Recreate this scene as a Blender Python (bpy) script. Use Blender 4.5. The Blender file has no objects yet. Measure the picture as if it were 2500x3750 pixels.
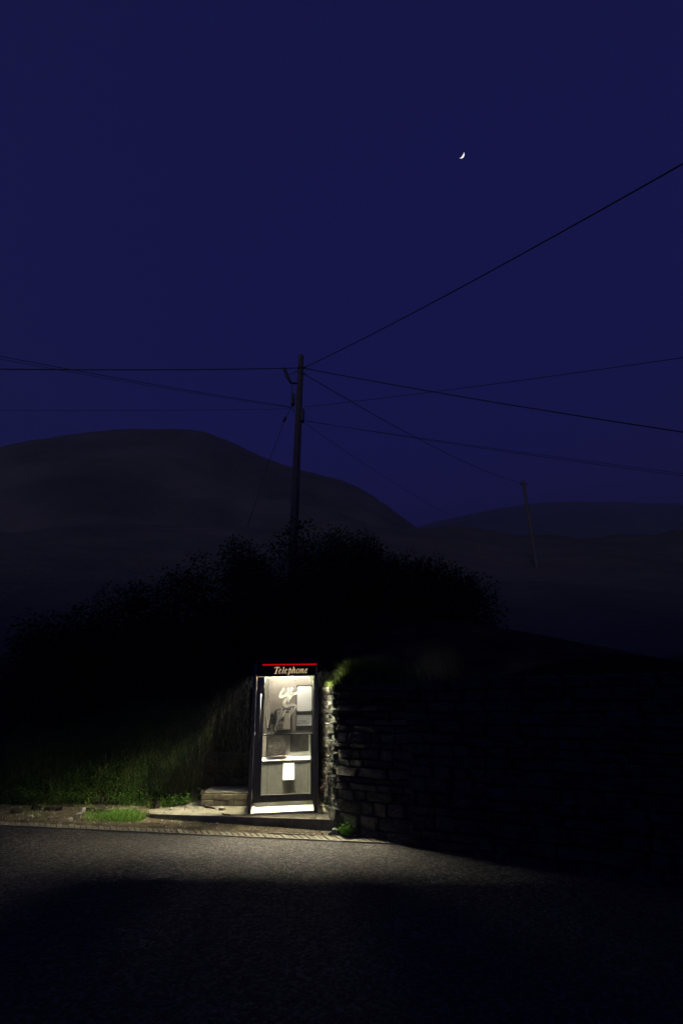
import bpy, bmesh, math, random
from mathutils import Vector, Matrix, noise

R = math.radians
rnd = random.Random(7)
sc = bpy.context.scene

# ------------------------------------------------------------------ camera
FPX = 1700.0                                   # focal length in photograph pixels (2500 wide)
PITCH = math.atan(694.0 / FPX)
CAMZ = 1.6
cd = bpy.data.cameras.new('camera'); cam = bpy.data.objects.new('camera', cd)
sc.collection.objects.link(cam); sc.camera = cam
cd.sensor_fit = 'HORIZONTAL'; cd.sensor_width = 24.0; cd.lens = FPX / 2500.0 * 24.0
cd.clip_start = 0.05; cd.clip_end = 12000
cam.location = (0, 0, CAMZ); cam.rotation_euler = (R(90) + PITCH, 0, 0)
sc.render.resolution_x = 682; sc.render.resolution_y = 1024

# ------------------------------------------------------------------ sky and added low sun for the hills
SUN_AZ = 200.0        # compass-like: light comes from behind the camera, a little left
SUN_EL = 10.0
w = bpy.data.worlds.new('World'); sc.world = w; w.use_nodes = True
nt = w.node_tree; nt.nodes.clear()
out = nt.nodes.new('ShaderNodeOutputWorld'); bg = nt.nodes.new('ShaderNodeBackground')
sky = nt.nodes.new('ShaderNodeTexSky'); sky.sky_type = 'NISHITA'; sky.sun_disc = False
sky.sun_elevation = R(-3.5); sky.sun_rotation = R(SUN_AZ)      # the sun has set
sky.air_density = 1.0; sky.dust_density = 0.2; sky.ozone_density = 4.0; sky.altitude = 100
tint = nt.nodes.new('ShaderNodeMix'); tint.data_type = 'RGBA'; tint.blend_type = 'MULTIPLY'
tint.inputs[0].default_value = 1.0; tint.inputs[7].default_value = (0.50, 0.56, 1.50, 1)
nt.links.new(sky.outputs[0], tint.inputs[6]); nt.links.new(tint.outputs[2], bg.inputs[0])
bg.inputs[1].default_value = 1.7      # half an hour after sunset the physical sky is this dim
nt.links.new(bg.outputs[0], out.inputs[0])

sl = bpy.data.lights.new('hill_fill_sun', 'SUN'); so = bpy.data.objects.new('hill_fill_sun', sl); sc.collection.objects.link(so)
sl.energy = 0.26; sl.angle = R(10); sl.color = (1.0, 0.93, 0.82)  # added low light to lift the hills; the real sun is down
az = R(SUN_AZ)
to_sun = Vector((math.sin(az) * math.cos(R(SUN_EL)), math.cos(az) * math.cos(R(SUN_EL)), math.sin(R(SUN_EL))))
so.rotation_euler = to_sun.to_track_quat('Z', 'Y').to_euler()

sc.view_settings.view_transform = 'Standard'; sc.view_settings.look = 'None'
sc.view_settings.exposure = 0.0; sc.view_settings.gamma = 1.0; sc.view_settings.use_curve_mapping = False
sc.render.engine = 'CYCLES'
sc.cycles.use_denoising = True
sc.cycles.max_bounces = 8; sc.cycles.transparent_max_bounces = 24
sc.cycles.caustics_reflective = False; sc.cycles.caustics_refractive = False
sc.cycles.sample_clamp_indirect = 4.0

LAMP = 4600.0         # emission of the kiosk's front tube
SIDE_FILL = 3000.0    # and of the added side tubes that brighten grass and wall

# ------------------------------------------------------------------ helpers
COL = sc.collection

def ray(px, py):
    c, s = math.cos(PITCH), math.sin(PITCH)
    u = -(py - 1875) / FPX
    return Vector(((px - 1250) / FPX, c - s * u, s + c * u))

def P(px, py, Y):
    d = ray(px, py); t = Y / d.y
    return Vector((d.x * t, Y, CAMZ + d.z * t))

def ob(name, verts, faces, mat, parent=None, smooth=False, loc=None):
    me = bpy.data.meshes.new(name)
    me.from_pydata([tuple(v) for v in verts], [], faces); me.validate(); me.update()
    if mat: me.materials.append(mat)
    if smooth: me.shade_smooth()
    o = bpy.data.objects.new(name, me); COL.objects.link(o)
    if parent: o.parent = parent
    if loc is not None: o.location = loc
    return o

def from_bm(name, bm, mat, parent=None, smooth=False):
    bmesh.ops.recalc_face_normals(bm, faces=bm.faces[:])
    me = bpy.data.meshes.new(name); bm.to_mesh(me); bm.free()
    me.materials.append(mat)
    if smooth: me.shade_smooth()
    o = bpy.data.objects.new(name, me); COL.objects.link(o)
    if parent: o.parent = parent
    return o

def tag(o, label=None, cat=None, group=None, kind=None):
    if label: o['label'] = label
    if cat: o['category'] = cat
    if group: o['group'] = group
    if kind: o['kind'] = kind
    return o

def empty(name, loc=(0, 0, 0), rot=(0, 0, 0)):
    o = bpy.data.objects.new(name, None); COL.objects.link(o)
    o.location = loc; o.rotation_euler = rot; o.empty_display_size = 0.2
    return o

def box_into(bm, x0, x1, y0, y1, z0, z1, bev=0.0, seg=2):
    r = bmesh.ops.create_cube(bm, size=1.0)
    vs = r['verts']
    for v in vs:
        v.co = Vector((x0 + (v.co.x + .5) * (x1 - x0), y0 + (v.co.y + .5) * (y1 - y0), z0 + (v.co.z + .5) * (z1 - z0)))
    if bev > 0:
        es = list({e for v in vs for e in v.link_edges})
        bmesh.ops.bevel(bm, geom=es, offset=bev, segments=seg, profile=0.5, affect='EDGES')

def box(name, x0, x1, y0, y1, z0, z1, mat, parent=None, bev=0.004):
    bm = bmesh.new(); box_into(bm, x0, x1, y0, y1, z0, z1, bev)
    return from_bm(name, bm, mat, parent)

def tube_geo(pts, rad, n=8, cap=True):
    pts = [Vector(p) for p in pts]
    V, Fc = [], []
    m = len(pts)
    up = Vector((0, 0, 1))
    for i, p in enumerate(pts):
        t = (pts[min(i + 1, m - 1)] - pts[max(i - 1, 0)]).normalized()
        a = t.cross(up)
        if a.length < 1e-3: a = t.cross(Vector((1, 0, 0)))
        a.normalize(); b = t.cross(a)
        r = rad[i] if isinstance(rad, (list, tuple)) else rad
        for k in range(n):
            th = 2 * math.pi * k / n
            V.append(p + a * math.cos(th) * r + b * math.sin(th) * r)
    for i in range(m - 1):
        for k in range(n):
            k2 = (k + 1) % n
            Fc.append((i * n + k, i * n + k2, (i + 1) * n + k2, (i + 1) * n + k))
    if cap:
        Fc.append(tuple(range(n - 1, -1, -1))); Fc.append(tuple((m - 1) * n + k for k in range(n)))
    return V, Fc

def tube(name, pts, rad, mat, parent=None, n=8):
    V, Fc = tube_geo(pts, rad, n)
    return ob(name, V, Fc, mat, parent, smooth=True)

def smooth01(a, b, x):
    t = max(0.0, min(1.0, (x - a) / (b - a))); return t * t * (3 - 2 * t)

def lerp(a, b, t): return a + (b - a) * t

# ------------------------------------------------------------------ materials
def new_mat(name):
    m = bpy.data.materials.new(name); m.use_nodes = True
    t = m.node_tree; t.nodes.clear()
    o = t.nodes.new('ShaderNodeOutputMaterial')
    return m, t, o

def mat(name, cols, scale=6.0, rough=0.8, bump=0.0, bscale=None, metal=0.0, spec=0.3, detail=6.0, obj_var=0.0, sss=False, dist=0.02):
    """noise-mottled principled; cols = 2 to 4 colours along the noise"""
    m, t, o = new_mat(name)
    p = t.nodes.new('ShaderNodeBsdfPrincipled')
    p.inputs['Roughness'].default_value = rough; p.inputs['Metallic'].default_value = metal
    p.inputs['Specular IOR Level'].default_value = spec
    tc = t.nodes.new('ShaderNodeTexCoord')
    n = t.nodes.new('ShaderNodeTexNoise'); n.inputs['Scale'].default_value = scale; n.inputs['Detail'].default_value = detail
    n.inputs['Roughness'].default_value = 0.62
    t.links.new(tc.outputs['Object'], n.inputs['Vector'])
    cr = t.nodes.new('ShaderNodeValToRGB')
    el = cr.color_ramp.elements
    k = len(cols)
    el[0].position = 0.3; el[1].position = 0.72
    el[0].color = (*cols[0], 1); el[1].color = (*cols[-1], 1)
    for i in range(1, k - 1):
        e = el.new(0.3 + 0.42 * i / (k - 1)); e.color = (*cols[i], 1)
    t.links.new(n.outputs['Fac'], cr.inputs['Fac'])
    colour = cr.outputs['Color']
    if obj_var > 0:
        oi = t.nodes.new('ShaderNodeObjectInfo')
        hs = t.nodes.new('ShaderNodeHueSaturation')
        mr = t.nodes.new('ShaderNodeMapRange'); mr.inputs[3].default_value = 1 - obj_var; mr.inputs[4].default_value = 1 + obj_var
        t.links.new(oi.outputs['Random'], mr.inputs[0]); t.links.new(mr.outputs[0], hs.inputs['Value'])
        t.links.new(colour, hs.inputs['Color']); colour = hs.outputs['Color']
    t.links.new(colour, p.inputs['Base Color'])
    if bump > 0:
        nb = t.nodes.new('ShaderNodeTexNoise'); nb.inputs['Scale'].default_value = bscale or scale * 3
        nb.inputs['Detail'].default_value = 8; nb.inputs['Roughness'].default_value = 0.7
        t.links.new(tc.outputs['Object'], nb.inputs['Vector'])
        b = t.nodes.new('ShaderNodeBump'); b.inputs['Strength'].default_value = bump; b.inputs['Distance'].default_value = dist
        t.links.new(nb.outputs['Fac'], b.inputs['Height']); t.links.new(b.outputs[0], p.inputs['Normal'])
    t.links.new(p.outputs[0], o.inputs[0])
    return m

def leaf_mat(name, c1, c2, scale=3.0):
    m, t, o = new_mat(name)
    tc = t.nodes.new('ShaderNodeTexCoord')
    n = t.nodes.new('ShaderNodeTexNoise'); n.inputs['Scale'].default_value = scale; n.inputs['Detail'].default_value = 4
    t.links.new(tc.outputs['Object'], n.inputs['Vector'])
    cr = t.nodes.new('ShaderNodeValToRGB'); cr.color_ramp.elements[0].position = .35; cr.color_ramp.elements[1].position = .65
    cr.color_ramp.elements[0].color = (*c1, 1); cr.color_ramp.elements[1].color = (*c2, 1)
    t.links.new(n.outputs['Fac'], cr.inputs['Fac'])
    p = t.nodes.new('ShaderNodeBsdfPrincipled'); p.inputs['Roughness'].default_value = .55; p.inputs['Specular IOR Level'].default_value = .25
    tr = t.nodes.new('ShaderNodeBsdfTranslucent'); mx = t.nodes.new('ShaderNodeMixShader'); mx.inputs[0].default_value = .3
    t.links.new(cr.outputs[0], p.inputs['Base Color']); t.links.new(cr.outputs[0], tr.inputs[0])
    t.links.new(p.outputs[0], mx.inputs[1]); t.links.new(tr.outputs[0], mx.inputs[2]); t.links.new(mx.outputs[0], o.inputs[0])
    return m

def emit(name, col, s):
    m, t, o = new_mat(name)
    e = t.nodes.new('ShaderNodeEmission'); e.inputs[0].default_value = (*col, 1); e.inputs[1].default_value = s
    t.links.new(e.outputs[0], o.inputs[0]); return m

def glass(name, tintc=(.95, .96, .94), dirt=0.03, dscale=9.0, refl=0.05):
    """thin pane: clear with a mirror film and uneven dust"""
    m, t, o = new_mat(name)
    tr = t.nodes.new('ShaderNodeBsdfTransparent'); tr.inputs[0].default_value = (*tintc, 1)
    gl = t.nodes.new('ShaderNodeBsdfGlossy'); gl.inputs['Roughness'].default_value = .04
    fc = t.nodes.new('ShaderNodeLayerWeight'); fc.inputs[0].default_value = .5
    pw_ = t.nodes.new('ShaderNodeMath'); pw_.operation = 'POWER'; pw_.inputs[1].default_value = 5.0
    t.links.new(fc.outputs['Facing'], pw_.inputs[0])
    lw = t.nodes.new('ShaderNodeMath'); lw.operation = 'MULTIPLY_ADD'; lw.inputs[1].default_value = .9; lw.inputs[2].default_value = .03
    t.links.new(pw_.outputs[0], lw.inputs[0])
    m1 = t.nodes.new('ShaderNodeMixShader')
    t.links.new(lw.outputs[0], m1.inputs[0]); t.links.new(tr.outputs[0], m1.inputs[1]); t.links.new(gl.outputs[0], m1.inputs[2])
    df = t.nodes.new('ShaderNodeBsdfDiffuse'); df.inputs[0].default_value = (.6, .58, .5, 1)
    tl = t.nodes.new('ShaderNodeBsdfTranslucent'); tl.inputs[0].default_value = (.6, .58, .5, 1)
    md = t.nodes.new('ShaderNodeMixShader'); md.inputs[0].default_value = .5
    t.links.new(df.outputs[0], md.inputs[1]); t.links.new(tl.outputs[0], md.inputs[2])
    tc = t.nodes.new('ShaderNodeTexCoord'); n = t.nodes.new('ShaderNodeTexNoise'); n.inputs['Scale'].default_value = dscale
    n.inputs['Detail'].default_value = 9; n.inputs['Roughness'].default_value = .7
    t.links.new(tc.outputs['Object'], n.inputs['Vector'])
    mr = t.nodes.new('ShaderNodeMapRange'); mr.inputs[1].default_value = .3; mr.inputs[2].default_value = .75
    mr.inputs[3].default_value = dirt * .4; mr.inputs[4].default_value = dirt * 1.8
    t.links.new(n.outputs['Fac'], mr.inputs[0])
    m2 = t.nodes.new('ShaderNodeMixShader')
    t.links.new(mr.outputs[0], m2.inputs[0]); t.links.new(m1.outputs[0], m2.inputs[1]); t.links.new(md.outputs[0], m2.inputs[2])
    t.links.new(m2.outputs[0], o.inputs[0])
    return m

def asphalt():
    m, t, o = new_mat('asphalt')
    p = t.nodes.new('ShaderNodeBsdfPrincipled'); p.inputs['Roughness'].default_value = .85; p.inputs['Specular IOR Level'].default_value = .25
    tc = t.nodes.new('ShaderNodeTexCoord')
    v = t.nodes.new('ShaderNodeTexVoronoi'); v.inputs['Scale'].default_value = 42.0
    t.links.new(tc.outputs['Object'], v.inputs['Vector'])
    n2 = t.nodes.new('ShaderNodeTexNoise'); n2.inputs['Scale'].default_value = 22; n2.inputs['Detail'].default_value = 7; n2.inputs['Roughness'].default_value = .8
    t.links.new(tc.outputs['Object'], n2.inputs['Vector'])
    n3 = t.nodes.new('ShaderNodeTexNoise'); n3.inputs['Scale'].default_value = 1.1; n3.inputs['Detail'].default_value = 4
    t.links.new(tc.outputs['Object'], n3.inputs['Vector'])
    # stone chips: each cell its own grey
    sep = t.nodes.new('ShaderNodeSeparateColor'); t.links.new(v.outputs['Color'], sep.inputs[0])
    a = t.nodes.new('ShaderNodeMath'); a.operation = 'ADD'; t.links.new(sep.outputs[0], a.inputs[0]); t.links.new(n2.outputs['Fac'], a.inputs[1])
    b = t.nodes.new('ShaderNodeMath'); b.operation = 'MULTIPLY'; b.inputs[1].default_value = .5; t.links.new(a.outputs[0], b.inputs[0])
    cr = t.nodes.new('ShaderNodeValToRGB'); e = cr.color_ramp.elements
    e[0].position = .22; e[0].color = (.006, .0055, .005, 1); e[1].position = .8; e[1].color = (.115, .10, .084, 1)
    k = e.new(.5); k.color = (.030, .0265, .0225, 1)
    t.links.new(b.outputs[0], cr.inputs[0])
    mr = t.nodes.new('ShaderNodeMapRange'); mr.inputs[1].default_value = .3; mr.inputs[2].default_value = .7; mr.inputs[3].default_value = .78; mr.inputs[4].default_value = 1.15
    t.links.new(n3.outputs['Fac'], mr.inputs[0])
    mul = t.nodes.new('ShaderNodeMix'); mul.data_type = 'RGBA'; mul.blend_type = 'MULTIPLY'; mul.inputs[0].default_value = 1
    t.links.new(cr.outputs[0], mul.inputs[6]); t.links.new(mr.outputs[0], mul.inputs[7])
    t.links.new(mul.outputs[2], p.inputs['Base Color'])
    bu = t.nodes.new('ShaderNodeBump'); bu.inputs['Strength'].default_value = .9; bu.inputs['Distance'].default_value = .012
    h = t.nodes.new('ShaderNodeMath'); h.operation = 'SUBTRACT'; t.links.new(n2.outputs['Fac'], h.inputs[0]); t.links.new(v.outputs['Distance'], h.inputs[1])
    t.links.new(h.outputs[0], bu.inputs['Height']); t.links.new(bu.outputs[0], p.inputs['Normal'])
    t.links.new(p.outputs[0], o.inputs[0])
    return m

M = {}
M['asphalt'] = asphalt()
M['dirt'] = mat('dirt', [(.03, .022, .012), (.085, .066, .039), (.145, .118, .076)], 7, .95, .8, 40, spec=.1)
M['turf'] = mat('turf', [(.012, .012, .006), (.03, .027, .013), (.055, .045, .024)], 2.2, .95, .9, 14, spec=.1, dist=.06)  # kept dark so the bank behind the step reads as shaded
M['hill'] = mat('heath', [(.06, .06, .04), (.095, .09, .065), (.13, .12, .085)], .03, .95, .6, .12, spec=.05, detail=9, dist=1.5)
M['concrete'] = mat('concrete', [(.085, .074, .049), (.17, .153, .109), (.23, .208, .15)], 5, .9, .5, 45, spec=.2)
M['kerb_concrete'] = mat('worn_concrete', [(.085, .075, .054), (.15, .135, .098), (.20, .18, .135)], 11, .9, .6, 60, spec=.2, obj_var=.14)
M['brick'] = mat('brick', [(.12, .10, .06), (.19, .16, .10), (.25, .215, .14)], 14, .9, .6, 60, spec=.2, obj_var=.22)
M['mortar'] = mat('mortar', [(.09, .08, .055), (.17, .15, .10)], 20, .95, .5, 60, spec=.1)
M['stone'] = mat('slate_stone', [(.022, .020, .015), (.06, .056, .042), (.15, .14, .108)], 7, .88, 1.0, 26, spec=.25, obj_var=.35, dist=.03)
M['rubble'] = mat('mossy_rubble', [(.018, .016, .010), (.045, .038, .026), (.09, .078, .055)], 6, .95, 1.0, 22, spec=.1, obj_var=.5, dist=.04)
M['loose_stone'] = mat('loose_stone', [(.16, .14, .11), (.34, .31, .25), (.45, .42, .36)], 12, .9, .7, 50, spec=.2, obj_var=.3)
M['core'] = mat('wall_core', [(.02, .018, .012), (.05, .045, .03)], 9, .95, .8, 30, spec=.1)
M['grass'] = leaf_mat('grass_blade', (.06, .13, .014), (.19, .27, .04), 5)
M['dry_grass'] = leaf_mat('grass_blade_pale', (.09, .11, .035), (.22, .21, .09), 8)
M['weed'] = leaf_mat('weed_leaf', (.06, .16, .015), (.15, .28, .04), 12)
M['sword'] = leaf_mat('sword_leaf', (.03, .085, .018), (.07, .15, .03), 6)
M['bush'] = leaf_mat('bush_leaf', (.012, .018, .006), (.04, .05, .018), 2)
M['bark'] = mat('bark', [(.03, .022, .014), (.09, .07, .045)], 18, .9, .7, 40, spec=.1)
M['pole'] = mat('creosoted_wood', [(.07, .064, .055), (.105, .096, .082), (.14, .127, .108)], 9, .85, .5, 30, spec=.2)
M['cable'] = mat('black_cable', [(.08, .08, .075), (.12, .12, .112)], 20, .7)
M['metal'] = mat('galvanised', [(.05, .05, .05), (.10, .10, .10)], 20, .6, metal=.3)
M['frame'] = mat('dark_aluminium', [(.10, .09, .072), (.16, .145, .12)], 14, .45, .15, 80, metal=.35, spec=.5)
M['edge'] = mat('bare_aluminium', [(.30, .30, .28), (.5, .5, .47)], 18, .35, metal=.8)
M['black'] = mat('black_enamel', [(.006, .006, .006), (.011, .011, .011)], 10, .35, spec=.4)
M['panel'] = mat('grey_brown_laminate', [(.17, .145, .125), (.24, .21, .185), (.30, .265, .235)], 120, .55, .1, 160, spec=.4)
M['steel'] = mat('brushed_steel', [(.16, .157, .138), (.25, .245, .215)], 5, .5, .1, 60, metal=.25, spec=.5)
M['steel_light'] = mat('pale_steel', [(.50, .485, .43), (.64, .62, .55)], 6, .45, .08, 60, metal=.2, spec=.5)
M['white_enamel'] = mat('white_enamel', [(.62, .61, .56), (.75, .74, .69)], 8, .5)
M['floor'] = mat('kiosk_floor', [(.30, .28, .2), (.5, .47, .36), (.6, .57, .45)], 10, .85, .4, 50)
M['paper'] = mat('paper', [(.84, .83, .80), (.90, .89, .87)], 6, .8)
M['paper_grey'] = mat('paper_grey', [(.42, .41, .40), (.5, .49, .48)], 14, .8)
M['paint'] = leaf_mat('white_paint_marker', (.62, .6, .5), (.78, .76, .66), 60)
for n_ in M['paint'].node_tree.nodes:
    if n_.type == 'MIX_SHADER': n_.inputs[0].default_value = .14
M['ink'] = mat('ink', [(.05, .05, .06), (.1, .1, .11)], 30, .7)
M['grey_plastic'] = mat('grey_plastic', [(.03, .028, .03), (.055, .052, .055)], 90, .5)
M['cream'] = mat('cream_faceplate', [(.38, .35, .28), (.5, .46, .37)], 60, .45)
M['black_plastic'] = mat('black_plastic', [(.008, .008, .009), (.016, .016, .018)], 30, .3, spec=.5)
M['lcd'] = mat('lcd_green', [(.06, .085, .03), (.1, .13, .05)], 12, .3)
M['plate'] = mat('scuffed_plate', [(.03, .028, .026), (.055, .052, .048), (.11, .105, .095)], 9, .5, .25, 50, metal=.3)
M['red_lit'] = emit('lit_red_strip', (1.0, .004, .012), .42)
M['text_lit'] = emit('lit_lettering', (1.0, .72, .40), 1.0)
M['tube'] = emit('fluorescent_tube', (1.0, .93, .74), LAMP)
M['moon'] = emit('moonlit_regolith', (1.0, .99, .94), 2.0)
M['fill_glow'] = emit('added_skirt_glow', (1.0, .93, .80), 21.0)  # added glow to brighten the kiosk interior
M['fill_glow_side'] = emit('added_side_glow', (1.0, .93, .76), 2.2)  # added dim glow along both sides of the interior
M['side_fill'] = emit('side_fill', (1.0, .93, .74), SIDE_FILL)  # added source to light the wall end and its grass
M['side_fill_strong'] = emit('left_fill', (1.0, .93, .74), SIDE_FILL * 2.0)  # added stronger source to light the grass slope
M['red_plastic'] = mat('faded_red_plastic', [(.07, .018, .016), (.12, .032, .026)], 14, .6)
M['glass'] = glass('pane_clear', dirt=.003)
M['glass_dusty'] = glass('pane_dusty', (.88, .89, .85), dirt=.009, dscale=6)

# ------------------------------------------------------------------ land
def cl(v, a, b): return max(a, min(b, v))
def road_z(x): return -.16 - .029 * cl(x, -14, 14)
def edge_y(x): return 7.48 - .042 * cl(x, -9, 3)
def kerb_y(x): return 7.95 - .1324 * (x + .09)
WALL = [(-.02, 7.97), (1.0, 7.43), (1.75, 7.07), (4.2, 6.0), (9.0, 4.4), (22.0, 1.5), (60, -4)]
def wall_y(x):
    for (a, b), (c, d) in zip(WALL, WALL[1:]):
        if x <= c: return lerp(b, d, (x - a) / (c - a))
    return WALL[-1][1]
def front(x):
    lft, bay = 8.95, 9.62
    f = lerp(lft, bay, smooth01(-2.75, -2.4, x))
    if x > -.3:
        f = lerp(bay, wall_y(max(x, 0.0)) + .25, smooth01(-.3, .02, x))
    return f
def plateau(x, y):
    return 1.7 + 2.9 * math.exp(-((x + 1.2) / 4.6) ** 2) + .42 * max(y - 12.5, 0)
def terr(x, y):
    n = noise.noise(Vector((x * .9, y * .9, 3.1)))
    n2 = noise.noise(Vector((x * .23, y * .23, 9.7)))
    rz = road_z(x)
    if y < -7.0:
        return rz - .06 + .42 * (-7 - y) + n2 * 1.2 * smooth01(-7, -14, y)  # unseen slope behind the camera, added to shade the valley floor
    ed = edge_y(x)
    if y < ed: return rz - .06
    z = rz + .008 + .012 * (1 + n)
    open_verge = 1 - smooth01(-3.25, -2.93, x)
    z = lerp(z, .03 + .02 * n, open_verge * smooth01(ed + .3, ed + .95, y))
    if y < ed + .24: z = rz - .03
    fr = front(x)
    d = y - fr
    if d > 0:
        wl = 1 - smooth01(-2.75, -2.4, x); wr = smooth01(-.3, .0, x); wb = max(0, 1 - wl - wr)
        zl = .03 + .62 * d
        zb = 1.75 * smooth01(-.05, .5, d) + .7 * max(d - .4, 0)
        zr = 1.78 * smooth01(0, .06, d) + .45 * max(d, 0)
        zz = zl * wl + zb * wb + zr * wr + n * .08 * min(1, d * 3)
        pl = plateau(x, y) + n2 * .5 + noise.fractal(Vector((x * .022, y * .022, 5)), 1.0, 2.0, 4) * 4.0 * smooth01(16, 60, y)
        k = .5
        h = cl(.5 + .5 * (pl - zz) / k, 0, 1)
        z = lerp(pl, zz, h) - k * h * (1 - h)
        z = max(z, .0)
    return z

def axis(segs):
    r = []
    for a, b, s in segs:
        n = max(1, int(round((b - a) / s)))
        r += [a + (b - a) * i / n for i in range(n)]
    r.append(segs[-1][1]); return r
xs = axis([(-70, -20, 2.0), (-20, -7, .5), (-7, 3, .1), (3, 9, .3), (9, 20, .7), (20, 70, 2)])
ys = axis([(-60, -6, 1.2), (-6, 7, 1.0), (7, 11, .08), (11, 16, .25), (16, 76, 1.0)])
V = [(x, y, terr(x, y)) for y in ys for x in xs]
nx = len(xs)
Fc = [(j * nx + i, j * nx + i + 1, (j + 1) * nx + i + 1, (j + 1) * nx + i) for j in range(len(ys) - 1) for i in range(nx - 1)]
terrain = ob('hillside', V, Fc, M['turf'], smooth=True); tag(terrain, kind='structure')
terrain.data.materials.append(M['dirt']); terrain.data.materials.append(M['hill'])
for pgn in terrain.data.polygons:
    c = pgn.center
    if c.y > 15 + 2 * noise.noise(Vector((c.x * .3, 0, 0))): pgn.material_index = 2
    if 7 < c.y < front(c.x) - .02 + .1 * noise.noise(Vector((c.x * 3, c.y * 3, 0))) and -12 < c.x < 1.2:
        pgn.material_index = 1

g = ob('ground', [(-4000, -4000, -6), (4000, -4000, -6), (4000, 4000, -6), (-4000, 4000, -6)], [(0, 1, 2, 3)], M['hill']); tag(g, kind='structure')

def hill(ridge, Y0, depth, name):
    pts = [P(px * 1.5944, py * 1.5944, Y0) for px, py in ridge]
    xs_ = [lerp(pts[0].x, pts[-1].x, i / 140) for i in range(141)]
    def rz(x):
        for a, b in zip(pts, pts[1:]):
            if a.x <= x <= b.x:
                return lerp(a.z, b.z, (x - a.x) / (b.x - a.x))
        return pts[-1].z
    zz = [rz(x) for x in xs_]
    for _ in range(4):
        zz = [zz[0]] + [(zz[i - 1] + 2 * zz[i] + zz[i + 1]) / 4 for i in range(1, 140)] + [zz[-1]]
    V, Fc = [], []
    T = [-1 + 2 * i / 50 for i in range(51)]
    for t in T:
        for x, z in zip(xs_, zz):
            y = Y0 + t * depth
            gg = 1 - abs(t) ** 1.25
            nn = noise.fractal(Vector((x / depth * 6, y / depth * 6, Y0)), 1.0, 2.0, 5) * .035 * z * smooth01(0, .25, abs(t))
            nn += noise.fractal(Vector((x / depth * 30, y / depth * 30, Y0)), 1.0, 2.0, 4) * .004 * z
            V.append((x, y, -5 + (z + 5) * gg + nn))
    n = len(xs_)
    for j in range(len(T) - 1):
        for i in range(n - 1):
            Fc.append((j * n + i, j * n + i + 1, (j + 1) * n + i + 1, (j + 1) * n + i))
    o = ob(name, V, Fc, M['hill'], smooth=True); tag(o, kind='structure'); return o

hill([(-600, 1270), (-300, 1150), (-100, 1092), (0, 1063), (80, 1040), (160, 1010), (260, 995), (330, 991), (455, 990), (520, 1010), (620, 1060), (700, 1085),
      (800, 1112), (850, 1138), (900, 1192), (950, 1225), (1060, 1290), (1200, 1350), (1400, 1400), (1700, 1450)], 190, 130, 'hill')
hill([(300, 1320), (700, 1252), (850, 1232), (950, 1213), (1080, 1180), (1200, 1160), (1300, 1154), (1450, 1158), (1568, 1168), (1800, 1200), (2300, 1260)], 620, 380, 'hill')

# road, one gently falling sheet
rx = axis([(-70, -14, 4), (-14, 14, .5), (14, 70, 4)])
V, Fc = [], []
for x in rx:
    V.append((x, -6.2, road_z(x))); V.append((x, edge_y(x), road_z(x)))
for i in range(len(rx) - 1): Fc.append((2 * i, 2 * i + 2, 2 * i + 3, 2 * i + 1))
road = ob('road', V, Fc, M['asphalt']); tag(road, kind='structure')

# gully strip: pavers laid on the skew between road and verge
GW = .215
gx = axis([(-9, 1.45, .25)])
V, Fc = [], []
for x in gx:
    e = edge_y(x); z = road_z(x)
    V += [(x, e - .004, z - .05), (x, e - .004, z - .008), (x, e + GW + .004, z - .004), (x, e + GW + .004, z - .05)]
for i in range(len(gx) - 1):
    for k in range(3): Fc.append((4 * i + k, 4 * i + 4 + k, 4 * i + 5 + k, 4 * i + 1 + k))
gully = ob('gully_strip', V, Fc, M['mortar']); tag(gully, kind='structure')
# shared paver mesh: skewed bar with bevelled top
pw, sk = .079, .115
bm = bmesh.new()
lo = [bm.verts.new(c) for c in ((-sk, GW, -.03), (-sk + pw, GW, -.03), (pw, .024, -.03), (0, .024, -.03))]
hi = [bm.verts.new(c) for c in ((-sk, GW, .0), (-sk + pw, GW, .0), (pw, .024, .0), (0, .024, .0))]
for a in range(4):
    b = (a + 1) % 4; bm.faces.new((lo[a], lo[b], hi[b], hi[a]))
bm.faces.new(hi); bm.faces.new(lo[::-1])
bmesh.ops.bevel(bm, geom=bm.edges[:], offset=.007, segments=1, affect='EDGES')
bmesh.ops.recalc_face_normals(bm, faces=bm.faces[:])
pme = bpy.data.meshes.new('paver'); bm.to_mesh(pme); bm.free(); pme.materials.append(M['kerb_concrete'])
x = -7.2
while x < 1.25:
    o = bpy.data.objects.new('paver', pme); COL.objects.link(o); o.parent = gully
    o.location = (x, edge_y(x), road_z(x) + .012 + rnd.uniform(-.005, .004)); o.rotation_euler = (rnd.uniform(-.025, .025), .029 + rnd.uniform(-.03, .03), -.042 + rnd.uniform(-.02, .02))
    o.scale = (rnd.uniform(.9, 1.02), 1, 1)
    x += .087
# thin nib along the road side of the strip, in cast lengths
x = -7.4
while x < 1.2:
    L = rnd.uniform(.85, .95)
    bm = bmesh.new(); box_into(bm, 0, L - .012, 0, .02, -.03, .016, .003, 1)
    o = from_bm('edging', bm, M['kerb_concrete'], gully); o.location = (x, edge_y(x), road_z(x)); o.rotation_euler = (0, .029, -.042)
    x += L

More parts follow.
